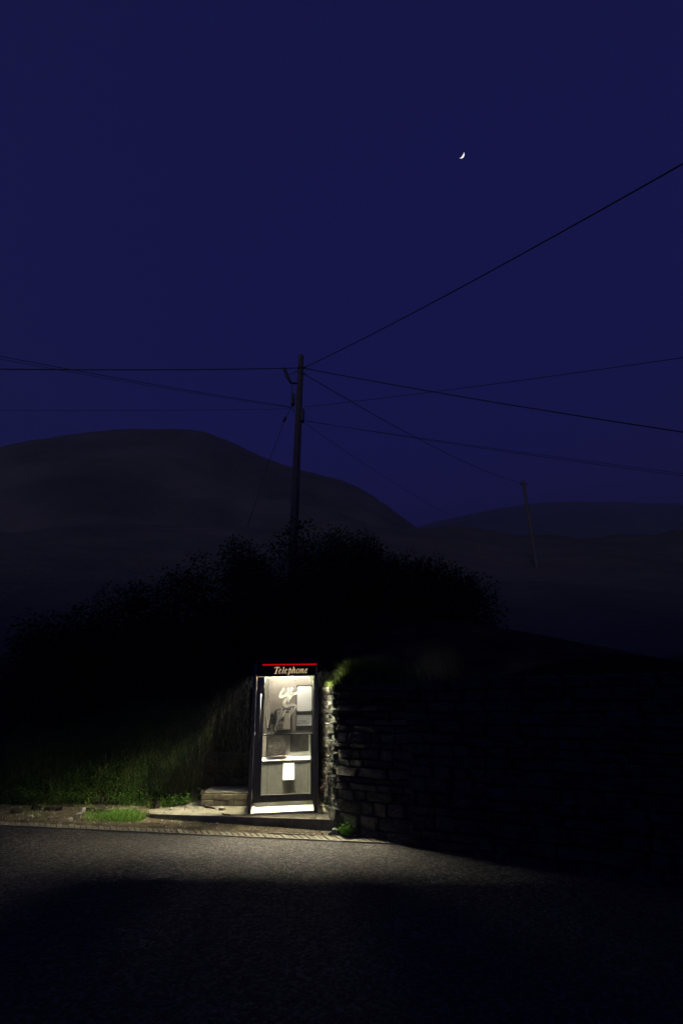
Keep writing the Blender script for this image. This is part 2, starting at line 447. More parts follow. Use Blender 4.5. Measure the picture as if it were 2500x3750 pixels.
# raised platform
outl = [(-3.02, 8.42), (-2.93, 8.335)]
for i in range(1, 20):
    xx = lerp(-2.93, -.18, i / 19); outl.append((xx, kerb_y(xx)))
outl += [(-.10, 7.965), (-.045, 8.0), (-.03, 8.06), (-.06, 8.4), (-.32, 9.75), (-2.4, 9.75), (-2.6, 9.0), (-2.95, 8.85), (-3.1, 8.6)]
bm = bmesh.new()
top = [bm.verts.new((x, y, 0)) for x, y in outl]; bot = [bm.verts.new((x, y, -.45)) for x, y in outl]
ft = bm.faces.new(top); bm.faces.new(bot[::-1])
for i in range(len(outl)):
    j = (i + 1) % len(outl); bm.faces.new((bot[i], bot[j], top[j], top[i]))
bmesh.ops.bevel(bm, geom=[e for e in ft.edges], offset=.014, segments=3, affect='EDGES')
plat = from_bm('platform', bm, M['concrete']); tag(plat, kind='structure')

def groundz(x, y):
    if -3.0 < x < -.05 and kerb_y(x) <= y < 9.6 and not (-2.33 < x < -1.45 and y > 8.9): return 0.0
    if -2.33 < x < -1.45 and 8.9 < y < 9.6: return .18
    e = edge_y(x)
    if y < e: return road_z(x)
    if y < e + .24: return road_z(x) + .012
    return terr(x, y)
def G(px, py):
    d = ray(px, py); Y = 5.0
    while Y < 14:
        t = Y / d.y; z = CAMZ + d.z * t
        if z <= groundz(d.x * t, Y): return Vector((d.x * t, Y, groundz(d.x * t, Y)))
        Y += .01
    return P(px, py, 10)

# ------------------------------------------------------------------ stone meshes shared by the walls
def stone_mesh(seed, matname, flat=.5, name='stone'):
    r = random.Random(seed); bm = bmesh.new()
    bmesh.ops.create_cube(bm, size=1.0)
    bmesh.ops.bevel(bm, geom=bm.edges[:], offset=.10, segments=1, affect='EDGES')
    off = Vector((r.uniform(0, 50), r.uniform(0, 50), r.uniform(0, 50)))
    for v in bm.verts:
        nn = noise.noise_vector(v.co * 1.7 + off)
        v.co += Vector((nn.x * .13, nn.y * .16, nn.z * .13)) + Vector((r.uniform(-.03, .03), r.uniform(-.05, .05), r.uniform(-.03, .03)))
    bmesh.ops.recalc_face_normals(bm, faces=bm.faces[:])
    me = bpy.data.meshes.new(name); bm.to_mesh(me); bm.free(); me.materials.append(M[matname]); return me
STONES = [stone_mesh(100 + i, 'stone') for i in range(10)]
RUBBLE = [stone_mesh(200 + i, 'rubble') for i in range(8)]

def face_stones(parent, a, b, z0, z1, lmin, lmax, hmin, hmax, r, joined=None, lib=None, wild=1.0):
    """random courses of stone on the face from a to b (outside on the right hand walking a->b reversed)"""
    a = Vector((a[0], a[1], 0)); b = Vector((b[0], b[1], 0)); d = b - a; L = d.length; d.normalize()
    nrm = Vector((d.y, -d.x, 0))
    ang = math.atan2(d.y, d.x)
    z = z0
    while z < z1:
        h = r.uniform(hmin, hmax); s = -r.uniform(0, lmin)
        while s < L:
            l = r.uniform(lmin, lmax)
            e = min(s + l, L + r.uniform(0, .05)); st = max(s, -.03)
            if e - st > .05:
                c = a + d * ((st + e) / 2) + nrm * (r.uniform(-.05, -.005) if wild >= 1 else r.uniform(-.034, -.014))
                o = bpy.data.objects.new('stone', r.choice(lib or STONES))
                o.location = (c.x, c.y, z + h / 2)
                o.rotation_euler = (r.uniform(-.05, .05) * wild + (math.pi if r.random() < .5 else 0), r.uniform(-.06, .06) * wild, ang + r.uniform(-.06, .06) * wild)
                o.scale = ((e - st) * 1.02, .24, h * r.uniform(.9, 1.04))
                if joined is None:
                    COL.objects.link(o); o.parent = parent
                else:
                    joined.append(o)
            s = e + r.uniform(.004, .015)
        z += h + r.uniform(.0, .008)

def join_stuff(name, objs, parent):
    bm = bmesh.new()
    for o in objs:
        n0 = len(bm.verts); bm.from_mesh(o.data); bm.verts.ensure_lookup_table()
        mw = Matrix.LocRotScale(o.location, o.rotation_euler, o.scale)
        for v in bm.verts[n0:]: v.co = mw @ v.co
        bpy.data.objects.remove(o)
    r = from_bm(name, bm, M['stone'], parent); tag(r, kind='stuff'); return r

def prism(name, pts, z0, z1, m, parent):
    n = len(pts)
    V = [(x, y, z0) for x, y in pts] + [(x, y, z1) for x, y in pts]
    Fc = [tuple(range(n - 1, -1, -1)), tuple(range(n, 2 * n))] + [(i, (i + 1) % n, n + (i + 1) % n, n + i) for i in range(n)]
    return ob(name, V, Fc, m, parent)

# drystone wall right of the kiosk
wall = empty('stone_wall', (0, 0, 0)); tag(wall, 'tall drystone wall of rough slate, its lit end beside the telephone kiosk', 'wall')
prism('wall_core', [(.02, 8.02), (1.03, 7.5), (1.78, 7.15), (4.2, 6.1), (9, 4.5), (9.2, 4.9), (4.4, 6.5), (1.95, 7.55), (1.2, 7.9), (.35, 8.4), (.08, 9.7), (-.22, 9.7)], -.5, 1.74, M['core'], wall)
r1 = random.Random(11)
face_stones(wall, (-.31, 9.65), (-.03, 7.99), -.02, 1.78, .09, .34, .04, .12, r1, None, None, 2.2)
face_stones(wall, (-.0, 7.97), (1.0, 7.43), -.28, 1.78, .14, .5, .06, .17, r1, None, None, .4)
face_stones(wall, (1.0, 7.43), (1.75, 7.07), -.3, 1.76, .2, .5, .08, .2, r1, None, None, .4)
rest = []
face_stones(wall, (1.75, 7.07), (4.2, 6.0), -.3, 1.78, .25, .55, .1, .18, r1, rest)
face_stones(wall, (4.2, 6.0), (9.0, 4.4), -.4, 1.78, .3, .6, .12, .2, r1, rest)
join_stuff('stone_courses', rest, wall)
# big corner boulders at the foot of the wall end
for (x, y, z, sx, sy, sz, rz) in ((-.075, 7.96, .07, .15, .2, .17, .4), (.02, 7.9, -.09, .17, .2, .13, -.3), (-.12, 8.12, .05, .12, .2, .12, .2)):
    o = bpy.data.objects.new('stone', rnd.choice(STONES)); COL.objects.link(o); o.parent = wall
    o.location = (x, y, z); o.scale = (sx, sy, sz); o.rotation_euler = (.1, .15, rz)

# rubble wall holding the bank behind the kiosk bay
rub = empty('rubble_bank_wall', (0, 0, 0)); tag(rub, 'low rubble retaining wall against the earth bank behind the brick step', 'wall')
prism('wall_core', [(-2.5, 9.62), (-.3, 9.66), (-.3, 9.85), (-2.6, 9.85)], -.2, .62, M['core'], rub)
face_stones(rub, (-2.45, 9.6), (-.35, 9.64), .17, .66, .1, .26, .07, .2, random.Random(5), None, RUBBLE, 4.0)

# ------------------------------------------------------------------ brick step left of the kiosk
step = empty('brick_step', (-1.9, 8.9, 0)); tag(step, 'two-course brick step with concrete top left of the kiosk', 'step')
box('step_core', -.405, .44, .02, .64, -.05, .172, M['mortar'], step, .003)
def brick_mesh(l):
    bm = bmesh.new(); box_into(bm, 0, l, 0, .09, 0, .078, .006, 1)
    for v in bm.verts: v.co += noise.noise_vector(v.co * 23) * .003
    bmesh.ops.recalc_face_normals(bm, faces=bm.faces[:])
    me = bpy.data.meshes.new('brick'); bm.to_mesh(me); bm.free(); me.materials.append(M['brick']); return me
BL, BH = brick_mesh(.205), brick_mesh(.1)
for row in range(2):
    x = -.415; k = 0
    while x < .42:
        me, l = (BH, .1) if (k + row * 1) % 3 == 2 else (BL, .205)
        o = bpy.data.objects.new('brick', me); COL.objects.link(o); o.parent = step
        o.location = (x, rnd.uniform(-.006, .004), .004 + row * .086); o.rotation_euler = (0, 0, rnd.uniform(-.012, .012))
        x += l + .009; k += 1
    for q in range(2):     # end bricks
        o = bpy.data.objects.new('brick', BL); COL.objects.link(o); o.parent = step
        o.location = (-.408, .31 + q * .214 - .005, .004 + row * .086); o.rotation_euler = (0, 0, -math.pi / 2)
bm = bmesh.new(); box_into(bm, -.418, .45, .03, .66, .172, .196, .008, 2)
from_bm('top_slab', bm, M['concrete'], step)

# ------------------------------------------------------------------ telephone kiosk
KIOSK = empty('telephone_kiosk', (-.907, 8.38, 0), (0, R(-1.2), R(6)))
tag(KIOSK, 'lit glass telephone kiosk with dark metal frame and black header sign', 'telephone kiosk')
D = .74; W = .54
# four corner posts
for x0, x1, y0, y1 in ((-W, -W + .055, 0, .06), (W - .055, W, 0, .06), (-W, -W + .05, D - .06, D), (W - .05, W, D - .06, D)):
    bm = bmesh.new(); box_into(bm, x0, x1, y0, y1, -.01, 2.1965, .005, 2); from_bm('post', bm, M['frame'], KIOSK)
tr_ = box('corner_trim', W + .001, W + .009, -.004, .012, .06, 2.0, M['edge'], KIOSK, .002)
# roof with rounded edge, ceiling
bm = bmesh.new(); box_into(bm, -W - .012, W + .012, -.015, D + .012, 2.197, 2.262, .025, 3)
roof = from_bm('roof', bm, M['black'], KIOSK)
box('ceiling', -W + .056, W - .056, .05, D - .06, 2.145, 2.165, M['white_enamel'], KIOSK, .002)
# header: black fascia on all sides; the front one carries the lit sign
hd = box('header_sign', -W + .056, W - .056, -.012, .03, 1.995, 2.172, M['black'], KIOSK, .004)
box('fascia', -W - .003, -W + .02, .062, D - .062, 2.04, 2.19, M['black'], KIOSK, .003)
box('fascia', W - .02, W + .003, .062, D - .062, 2.06, 2.19, M['black'], KIOSK, .003)
box('fascia', -W + .052, W - .052, D - .03, D + .003, 1.99, 2.19, M['black'], KIOSK, .003)
box('header_cap', -W + .056, -.4015, -.012, .03, 2.1735, 2.1965, M['black'], KIOSK, .002)
st = box('red_strip', -.40, W - .012, -.016, .03, 2.1755, 2.195, M['red_lit'], KIOSK, .003); st['label'] = 'glowing red strip along the top of the header'

def ribbon(bm, pts, conv, y0, y1, film=False):
    """variable-width brush stroke as a thin solid; pts = (x, y, width) in drawing units"""
    q = [Vector((conv(p[0], p[1])[0], conv(p[0], p[1])[1])) for p in pts]; sc_ = (Vector(conv(1, 0)) - Vector(conv(0, 0))).length
    # resample with Catmull-Rom
    P2, Wd = [], []
    n = len(q)
    for i in range(n - 1):
        p0, p1, p2, p3 = q[max(i - 1, 0)], q[i], q[i + 1], q[min(i + 2, n - 1)]
        for k in range(5):
            t = k / 5
            P2.append(.5 * ((2 * p1) + (p2 - p0) * t + (2 * p0 - 5 * p1 + 4 * p2 - p3) * t * t + (3 * p1 - p0 - 3 * p2 + p3) * t ** 3))
            Wd.append(lerp(pts[i][2], pts[i + 1][2], t) * sc_)
    P2.append(q[-1]); Wd.append(pts[-1][2] * sc_)
    L, Rr = [], []
    for i, p in enumerate(P2):
        d = P2[min(i + 1, len(P2) - 1)] - P2[max(i - 1, 0)]
        if d.length < 1e-9: d = Vector((1, 0))
        d.normalize(); nn = Vector((-d.y, d.x)) * Wd[i] / 2
        L.append(p + nn); Rr.append(p - nn)
    if film:
        a, c = [[bm.verts.new((v.x, y0, v.y)) for v in s] for s in (L, Rr)]
        for i in range(len(P2) - 1): bm.faces.new((a[i], a[i + 1], c[i + 1], c[i]))
        return
    rows = [[bm.verts.new((c.x, y, c.y)) for c in s] for s in (L, Rr) for y in (y0, y1)]
    a, b, c, d = rows           # L front, L back, R front, R back
    for i in range(len(P2) - 1):
        bm.faces.new((a[i], a[i + 1], c[i + 1], c[i])); bm.faces.new((b[i], d[i], d[i + 1], b[i + 1]))
        bm.faces.new((a[i], b[i], b[i + 1], a[i + 1])); bm.faces.new((c[i], c[i + 1], d[i + 1], d[i]))
    bm.faces.new((a[0], c[0], d[0], b[0])); bm.faces.new((a[-1], b[-1], d[-1], c[-1]))

U = .575 / 995
def tconv(x, y): return (-.20 + (x - 205) * U, 2.043 + (385 - y) * U)
def e_at(dx): return [[(352 + dx, 328, 9), (388 + dx, 312, 10), (414 + dx, 284, 13), (402 + dx, 265, 11), (374 + dx, 280, 16), (351 + dx, 325, 20), (349 + dx, 362, 20), (366 + dx, 385, 15), (392 + dx, 376, 9), (416 + dx, 352, 6)]]
LET = [
    [[(205, 252, 7), (226, 222, 10), (246, 212, 15), (300, 212, 16), (362, 212, 16), (360, 236, 10), (356, 256, 6)], [(304, 214, 34), (278, 300, 33), (253, 384, 33)], [(208, 387, 10), (250, 386, 12), (292, 387, 10)]],
    e_at(0),
    [[(463, 219, 8), (486, 214, 18), (494, 222, 24), (470, 310, 24), (451, 362, 23), (460, 385, 14), (490, 362, 6)]],
    e_at(172),
    [[(615, 302, 7), (640, 272, 9), (662, 262, 10)], [(676, 230, 14), (662, 290, 24), (626, 428, 26)], [(586, 432, 10), (615, 431, 12), (642, 432, 10)], [(654, 312, 8), (682, 274, 12), (706, 268, 17), (714, 295, 22), (702, 350, 20), (674, 383, 13), (644, 378, 7)]],
    [[(758, 219, 8), (782, 213, 18), (788, 222, 24), (762, 300, 24), (735, 388, 24)], [(754, 335, 7), (784, 286, 11), (810, 268, 18), (820, 284, 23), (802, 350, 23), (806, 384, 14), (838, 362, 6)]],
    [[(936, 268, 12), (952, 296, 21), (940, 345, 21), (908, 383, 13), (876, 384, 13), (863, 352, 21), (876, 304, 21), (906, 270, 13), (936, 266, 12)]],
    [[(980, 292, 7), (1000, 272, 14), (1013, 276, 22), (998, 335, 23), (982, 388, 23)], [(998, 335, 7), (1030, 286, 11), (1056, 268, 18), (1066, 284, 23), (1050, 350, 23), (1054, 384, 14), (1086, 360, 6)]],
    e_at(770),
]
for strokes in LET:
    bm = bmesh.new()
    for k, s in enumerate(strokes): ribbon(bm, [(a_, b_, c_ * .66) for a_, b_, c_ in s], tconv, -.0145 - .0004 * k, -.0118)
    from_bm('letter', bm, M['text_lit'], hd)

# front tube, plus added side tubes, glowing skirts and baffles that shape the light
lamp = box('lamp_housing', -.35, .43, .085, .142, 2.137, 2.1445, M['white_enamel'], KIOSK, .001)
V, Fc = tube_geo([(-.30, .115, 2.103), (.38, .115, 2.103)], .033, 16)
V = [Vector((v.x, .115 + (v.y - .115) * .42, v.z)) for v in V]
ob('fluorescent_tube', V, Fc, M['tube'], lamp, smooth=True)
def skirt(x0, x1, y0, y1, m): ob('fill_skirt', [(x0, y0, 2.1445), (x1, y1, 2.1445), (x1, y1, 1.974), (x0, y0, 1.974)], [(0, 1, 2, 3)], m, lamp)  # added glowing sheet, lights the interior
skirt(-.345, .425, .148, .148, M['fill_glow'])
box('glow_shield', -.346, .426, .1455, .147, 1.9735, 2.1445, M['black'], lamp, 0)  # added black sheet, keeps the skirt glow off the road
for sx in (-1, 1):
    skirt(sx * .415, sx * .415, .19, .545, M['fill_glow_side'])
    box('baffle_end', min(sx * .415, sx * .487), max(sx * .415, sx * .487), .546, .549, 1.975, 2.144, M['steel'], lamp, 0)  # added shield between side tube and back panel
    tz = 2.088 if sx < 0 else 2.044
    V, Fc = tube_geo([(sx * .45, .20, tz), (sx * .45, .52 if sx < 0 else .32, tz)], .014, 10)
    ob('side_fill', V, Fc, M['side_fill_strong' if sx < 0 else 'side_fill'], lamp, smooth=True)
    for k in range(14):
        yy = .20 + k * .0255
        box('light_baffle', min(sx * .418, sx * .487), max(sx * .418, sx * .487), yy, yy + .0015, 1.982, tz - .016, M['steel'], lamp, 0)  # added baffles keeping side tube light off the interior

# door: stiles, rails, two panes, handle, graffiti
dx0, dx1 = -.474, .484
bm = bmesh.new()
box_into(bm, dx0, -.345, .004, .04, .155, 1.992, .004, 1)
box_into(bm, .428, dx1, .004, .04, .155, 1.086, .004, 1)
box_into(bm, .466, dx1, .004, .04, 1.088, 1.992, .003, 1)
door = from_bm('door', bm, M['frame'], KIOSK)
box('bottom_rail', -.344, .427, .002, .042, .155, .252, M['frame'], door, .004)
box('middle_rail', -.344, .465, .006, .036, 1.0875, 1.106, M['black'], door, .003)
box('upper_pane', -.3445, .4655, .018, .024, 1.107, 1.9915, M['glass'], door, 0)
box('lower_pane', -.3445, .4275, .018, .024, .2525, 1.087, M['glass_dusty'], door, 0)
box('pane_edge', -.3435, -.337, .010, .0175, 1.11, 1.985, M['edge'], door, .001)
tube('handle', [(-.402, .004, 1.72), (-.402, -.032, 1.71), (-.402, -.034, 1.40), (-.402, -.032, 1.06), (-.402, .004, 1.05)], .007, M['edge'], door)
# graffiti, brushed on the upper pane
def gconv(x, y): return (-.206 + x / 11.76 * .00452, 1.896 - y / 11.76 * .00418)
GR = [
    [(440, 235, 60), (450, 290, 100), (470, 320, 60), (410, 380, 75), (330, 510, 105), (300, 610, 110), (400, 625, 130), (560, 560, 130), (680, 540, 110), (655, 680, 150), (560, 770, 150), (505, 880, 165), (520, 990, 190), (620, 1045, 150), (760, 1000, 130), (900, 985, 130), (1000, 1030, 90), (985, 1110, 85), (890, 1250, 75), (790, 1420, 50), (745, 1600, 16)],
    [(500, 500, 10), (620, 465, 45), (695, 410, 60), (670, 330, 100), (650, 260, 70), (690, 225, 30)],
    [(770, 230, 60), (810, 280, 130), (790, 360, 70), (780, 440, 70), (830, 520, 140), (770, 650, 130), (690, 780, 95), (660, 885, 50)],
    [(790, 560, 120), (900, 520, 160), (1050, 460, 130), (1150, 360, 100), (1190, 250, 70), (1180, 180, 40)],
    [(410, 1110, 70), (400, 1200, 100), (370, 1330, 95), (320, 1490, 85), (245, 1620, 60), (180, 1830, 45), (140, 1960, 75), (170, 2060, 90), (190, 2090, 30)],
    [(560, 1185, 60), (530, 1290, 90), (440, 1450, 70), (330, 1600, 45), (285, 1690, 14)],
    [(870, 1110, 50), (800, 1230, 70), (745, 1370, 45), (700, 1520, 10)],
]
bm = bmesh.new()
for k, s in enumerate(GR): ribbon(bm, [(a_, b_, c_ * .8) for a_, b_, c_ in s], gconv, .0172 - .0003 * k, 0, film=True)
gra = from_bm('graffiti', bm, M['paint'], door); gra['label'] = 'white brushed graffiti squiggle on the upper door glass'

# side walls: rails and panes
for s in (-1, 1):
    x0, x1 = (-W + .012, -W + .042) if s < 0 else (W - .042, W - .012)
    for z0, z1 in ((.155, .245), (1.08, 1.115)):
        box('side_rail', x0, x1, .0605, D - .0605, z0, z1, M['frame'], KIOSK, .003)
    xm = (x0 + x1) / 2
    box('side_pane', xm - .003, xm + .003, .0605, D - .0605, 1.1155, 2.039 if s < 0 else 2.059, M['glass'], KIOSK, 0)
    box('side_pane', xm - .003, xm + .003, .0605, D - .0605, .2455, 1.0795, M['glass_dusty'], KIOSK, 0)
# floor pad and back
box('floor', -W + .058, W - .058, .01, D - .065, -.02, .014, M['floor'], KIOSK, .004)
box('back_panel', -W + .051, W - .051, .60, D - .03, .014, 2.144, M['steel'], KIOSK, .002)
box('back_column', -.46, -.315, .562, .598, 1.09, 2.14, M['steel'], KIOSK, .004)
bp = box('equipment_panel', -.308, .195, .545, .598, 1.09, 2.14, M['panel'], KIOSK, .004)
for (x, z) in ((-.255, 1.93), (.165, 1.95), (-.285, 1.60), (.17, 1.69)):
    V, Fc = tube_geo([(x, .5455, z), (x, .541, z)], .009, 8); ob('screw', V, Fc, M['black'], bp)
box('notice_backing', .1955, .475, .565, .598, 1.09, 2.14, M['panel'], KIOSK, .003)
# lower housing with its sloping ledge, ringed hatch and scuffed plate
box('upper_housing', -.46, .475, .53, .598, .73, 1.085, M['steel_light'], KIOSK, .004)
V = [(-.46, .53, .728), (.475, .53, .728), (.475, .455, .676), (-.46, .455, .676), (-.46, .53, .676), (.475, .53, .676)]
ob('ledge', V, [(0, 1, 2, 3), (3, 2, 5, 4), (0, 3, 4), (1, 5, 2), (0, 4, 5, 1)], M['steel_light'], KIOSK)
box('lower_housing', -.46, .475, .47, .598, .014, .6755, M['steel'], KIOSK, .004)
for xx in (-.272, .405): box('seam', xx, xx + .006, .4685, .4705, .015, .674, M['black'], KIOSK, 0)
hatch = box('hatch', -.297, .032, .455, .529, .752, 1.075, M['plate'], KIOSK, .012)
cx, cz = -.13, .905
M['ring'] = mat('worn_ring', [(.08, .076, .07), (.26, .25, .23), (.42, .40, .37)], 16, .5, .3, 60, metal=.2)
for rr, tw in ((.125, .006), (.092, .005), (.056, .012), (.024, .012)):
    ring = []
    pts = [(cx + math.cos(2 * math.pi * k / 40) * rr, .4535, cz + math.sin(2 * math.pi * k / 40) * rr) for k in range(41)]
    V, Fc = tube_geo(pts, tw / 2, 6, cap=False); ob('ring', V, Fc, M['ring'], hatch, smooth=True)
pl_ = box('scuffed_plate', .095, .415, .5265, .5295, .80, 1.075, M['plate'], KIOSK, .002)
box('hatch_lip', -.297, .032, .455, .5, .735, .7515, M['white_enamel'], KIOSK, .003)

def kiosk_thing(name):
    o = empty(name); o.location = KIOSK.location; o.rotation_euler = KIOSK.rotation_euler; return o
# notice board with two sheets
nb = kiosk_thing('notice_board'); tag(nb, 'black framed notice board with blank white poster inside the kiosk', 'notice board')
bm = bmesh.new()
for a in ((.185, .205, 1.12, 1.87), (.468, .488, 1.12, 1.87), (.2055, .4675, 1.845, 1.87), (.2055, .4675, 1.375, 1.432), (.2055, .4675, 1.12, 1.20)):
    box_into(bm, a[0], a[1], .545, .564, a[2], a[3], .003, 1)
from_bm('board_frame', bm, M['black'], nb)
bm = bmesh.new(); box_into(bm, .206, .467, .556, .563, 1.4325, 1.8445, 0)
bmesh.ops.bevel(bm, geom=[e for e in bm.edges if abs(e.verts[0].co.y - e.verts[1].co.y) > .004], offset=.018, segments=3, affect='EDGES')
from_bm('poster', bm, M['paper'], nb)
nt2 = box('notice', .206, .467, .556, .563, 1.2005, 1.3745, M['paper_grey'], nb, .001)
for k, (zz, xa, xb) in enumerate(((1.275, .22, .36), (1.262, .29, .37), (1.25, .22, .27), (1.25, .28, .40), (1.238, .22, .26), (1.226, .22, .43), (1.345, .40, .45), (1.30, .40, .45))):
    box('printed_line', xa, xb, .5545, .5562, zz, zz + .005, M['ink'], nt2, 0)
ws = kiosk_thing('paper_notice'); tag(ws, 'bright blank white paper sheet on the lower back panel of the kiosk', 'notice')
V = [(-.012, .4685, .648), (.175, .4685, .648), (.175, .425, .392), (-.012, .425, .392)]
V += [(x, y + .0012, z) for x, y, z in V]
ob('sheet', V, [(3, 2, 1, 0), (4, 5, 6, 7), (0, 1, 5, 4), (1, 2, 6, 5), (2, 3, 7, 6), (3, 0, 4, 7)], M['paper'], ws)
tube('bright_rail', [(.18, .462, .655), (.40, .462, .655)], .004, M['white_enamel'], ws, 6)

# payphone
ph = kiosk_thing('payphone'); tag(ph, 'grey payphone with cream keypad face and black handset inside the kiosk', 'payphone')
bm = bmesh.new()
prof = [(-.185, 1.11), (.125, 1.11), (.125, 1.44), (.10, 1.472), (.03, 1.485), (-.09, 1.485), (-.16, 1.472), (-.185, 1.44)]
f0 = [bm.verts.new((x, .44, z)) for x, z in prof]; f1 = [bm.verts.new((x, .544, z)) for x, z in prof]
bm.faces.new(f0); bm.faces.new(f1[::-1])
for i in range(len(prof)):
    j = (i + 1) % len(prof); bm.faces.new((f0[i], f1[i], f1[j], f0[j]))
bmesh.ops.bevel(bm, geom=[e for e in bm.edges if all(v.co.y < .45 for v in e.verts)], offset=.016, segments=3, affect='EDGES')
from_bm('casing', bm, M['grey_plastic'], ph)
fp = box('faceplate', -.135, .092, .428, .442, 1.148, 1.452, M['cream'], ph, .006)
box('card_slot', -.118, -.108, .425, .429, 1.385, 1.44, M['black_plastic'], fp, .001)
box('top_window', -.005, .07, .425, .429, 1.412, 1.442, M['grey_plastic'], fp, .001)
box('coin_slot', -.07, -.05, .425, .429, 1.41, 1.416, M['black_plastic'], fp, .001)
ds = box('display', -.115, -.012, .424, .429, 1.272, 1.352, M['black_plastic'], fp, .002)
box('lcd_screen', -.085, -.018, .4225, .4245, 1.315, 1.34, M['lcd'], ph, 0)
box('display_label', -.09, -.02, .4225, .4245, 1.28, 1.29, M['cream'], ph, 0)
for i in range(4):
    for j in range(4):
        xk, zk = -.112 + i * .0225, 1.165 + j * .0215
        box('key', xk, xk + .015, .419, .4285, zk, zk + .014, M['grey_plastic'], fp, .002)
hs = tube('handset', [(-.222, .47, 1.40), (-.226, .43, 1.385), (-.236, .415, 1.34), (-.248, .412, 1.27), (-.262, .42, 1.20), (-.268, .44, 1.175)], [.020, .026, .021, .019, .022, .03], M['black_plastic'], ph, 12)
V, Fc = tube_geo([(-.222, .40, 1.372), (-.223, .452, 1.392)], .034, 14); ob('earpiece', V, Fc, M['grey_plastic'], hs, smooth=False)
V, Fc = tube_geo([(-.268, .405, 1.165), (-.267, .455, 1.185)], .034, 14); ob('mouthpiece', V, Fc, M['black_plastic'], hs, smooth=False)
box('cradle', -.235, -.186, .47, .544, 1.24, 1.41, M['grey_plastic'], ph, .006)
cp = [(-.268 + .045 * math.sin(t * math.pi) * -1 + t * .07, .43 - .02 * math.sin(t * math.pi), 1.14 - .16 * math.sin(t * math.pi * .8) + .12 * t) for t in [i / 16 for i in range(17)]]
tube('cord', cp, .0055, M['metal'], ph, 6)

# ------------------------------------------------------------------ telegraph poles and cables
def telegraph_pole(name, topv, basez, r0, r1, label, full):
    root = empty(name, (topv.x, topv.y, basez)); tag(root, label, 'telegraph pole', 'telegraph poles')
    h = topv.z - basez
    n = 14; V, Fc = tube_geo([(0, 0, h * i / n) for i in range(n + 1)] + [(0, 0, h + .07)], [lerp(r0, r1, i / n) for i in range(n + 1)] + [.03], 14)
    ob('shaft', V, Fc, M['pole'], root, smooth=False)
    return root, h
POLE_Y = 12.0
ptop = P(1102, 1305, POLE_Y)
pole, ph_ = telegraph_pole('telegraph_pole', ptop, 3.2, .135, .085, 'tall telegraph pole carrying cables on the bank behind the kiosk', True)
def pl(px, py, dy=0.0): return P(px, py, POLE_Y + dy) - Vector(pole.location)
# step bracket / cable bundle on the left, boxes, pole-side pipe
tube('strut', [pl(1040, 1348, -.1), pl(1052, 1378, -.1), pl(1066, 1402, -.05), pl(1088, 1404)], [.045, .06, .04, .025], M['metal'], pole)
tube('loop_wire', [pl(1058, 1372, -.1), pl(1072, 1366, -.12), pl(1090, 1358, -.1)], .012, M['cable'], pole, 6)
tube('loop_wire', [pl(1068, 1405, -.05), pl(1071, 1425, -.08), pl(1068, 1445, -.1), pl(1072, 1490, -.1), pl(1076, 1508, -.05)], .014, M['cable'], pole, 6)
a = pl(1073, 1461, -.12); b = pl(1107, 1520, -.1)
bm = bmesh.new(); box_into(bm, a.x - .055, a.x + .045, a.y - .05, a.y + .12, a.z - .19, a.z + .19, .015, 2); jb1 = from_bm('junction_box', bm, M['metal'], pole)
bm = bmesh.new(); box_into(bm, b.x - .055, b.x + .055, b.y - .06, b.y + .12, b.z - .21, b.z + .21, .02, 2); jb2 = from_bm('junction_box', bm, M['metal'], pole)
pe = pl(1112, 1343, -.05)
V, Fc = tube_geo([pl(1095, 1340, -.09), pl(1120, 1345, -.09)], .035, 8); ob('clamp', V, Fc, M['metal'], pole)
V, Fc = tube_geo([pl(1098, 1364, -.09), pl(1118, 1370, -.09)], .03, 8); ob('clamp', V, Fc, M['metal'], pole)
tube('riser_pipe', [pl(1102, 1545, -.1), pl(1099, 1640, -.125), pl(1094, 1760, -.14), pl(1088, 1880, -.15)], .022, M['metal'], pole)

p2top = P(1914, 1762, 34)
p2b = P(1972, 2085, 34)
pole2, _ = telegraph_pole('telegraph_pole', p2top, terr(p2top.x, 34) - .4, .15, .11, 'distant telegraph pole standing alone on the right-hand field', False)
h2 = p2top.z - pole2.location.z
box('crossarm', -.28, .28, -.06, .06, h2 - .35, h2 - .22, M['pole'], pole2, .01)

def cable(a, b, sag, rad, label, n=28):
    a, b = Vector(a), Vector(b)
    pts = []
    for i in range(n + 1):
        t = i / n; p = a.lerp(b, t); p.z -= sag * 4 * t * (1 - t); pts.append(p)
    o = tube('overhead_cable', pts, rad, M['cable'], None, 6)
    return tag(o, label, 'cable', 'overhead cables')
def past(a, b, k): return a + (b - a) * k
def run(p0, p1, y0, y1, k, sag, rad, label):
    a = P(*p0, y0); b = P(*p1, y1)
    t = 1 / k; b.z += sag * 4 * t * (1 - t)
    return cable(a, past(a, b, k), sag, rad, label)
run((1112, 1347), (2500, 598), 11.95, 4.2, 1.5, .25, .014, 'thick overhead cable climbing steeply from the pole to the right edge')
run((1112, 1348), (2500, 1582), 11.95, 8.6, 1.4, .12, .015, 'thick overhead cable falling gently from the pole to the right edge')
cable(P(1113, 1369, 11.95), p2top - Vector((0, 0, .25)), .5, .014, 'overhead cable linking the near pole to the distant pole')
run((1112, 1490), (2500, 1309), 11.95, 7.0, 1.4, .10, .0075, 'thin overhead cable rising slightly from the pole to the right edge')
run((1118, 1540), (2500, 1742), 11.9, 10.5, 1.3, .10, .007, 'thin overhead cable falling from the right box toward the right edge')
run((1118, 1542), (2500, 1734), 11.9, 10.9, 1.3, .06, .006, 'hair-thin overhead cable just above the falling thin one')
run((1116, 1550), (1560, 1840), 11.9, 22, 1.6, .2, .006, 'faint thin cable dropping from the right box toward the field')
run((1098, 1347), (0, 1351), 11.92, 9.4, 1.5, .10, .015, 'thick level overhead cable running from the pole to the left edge')
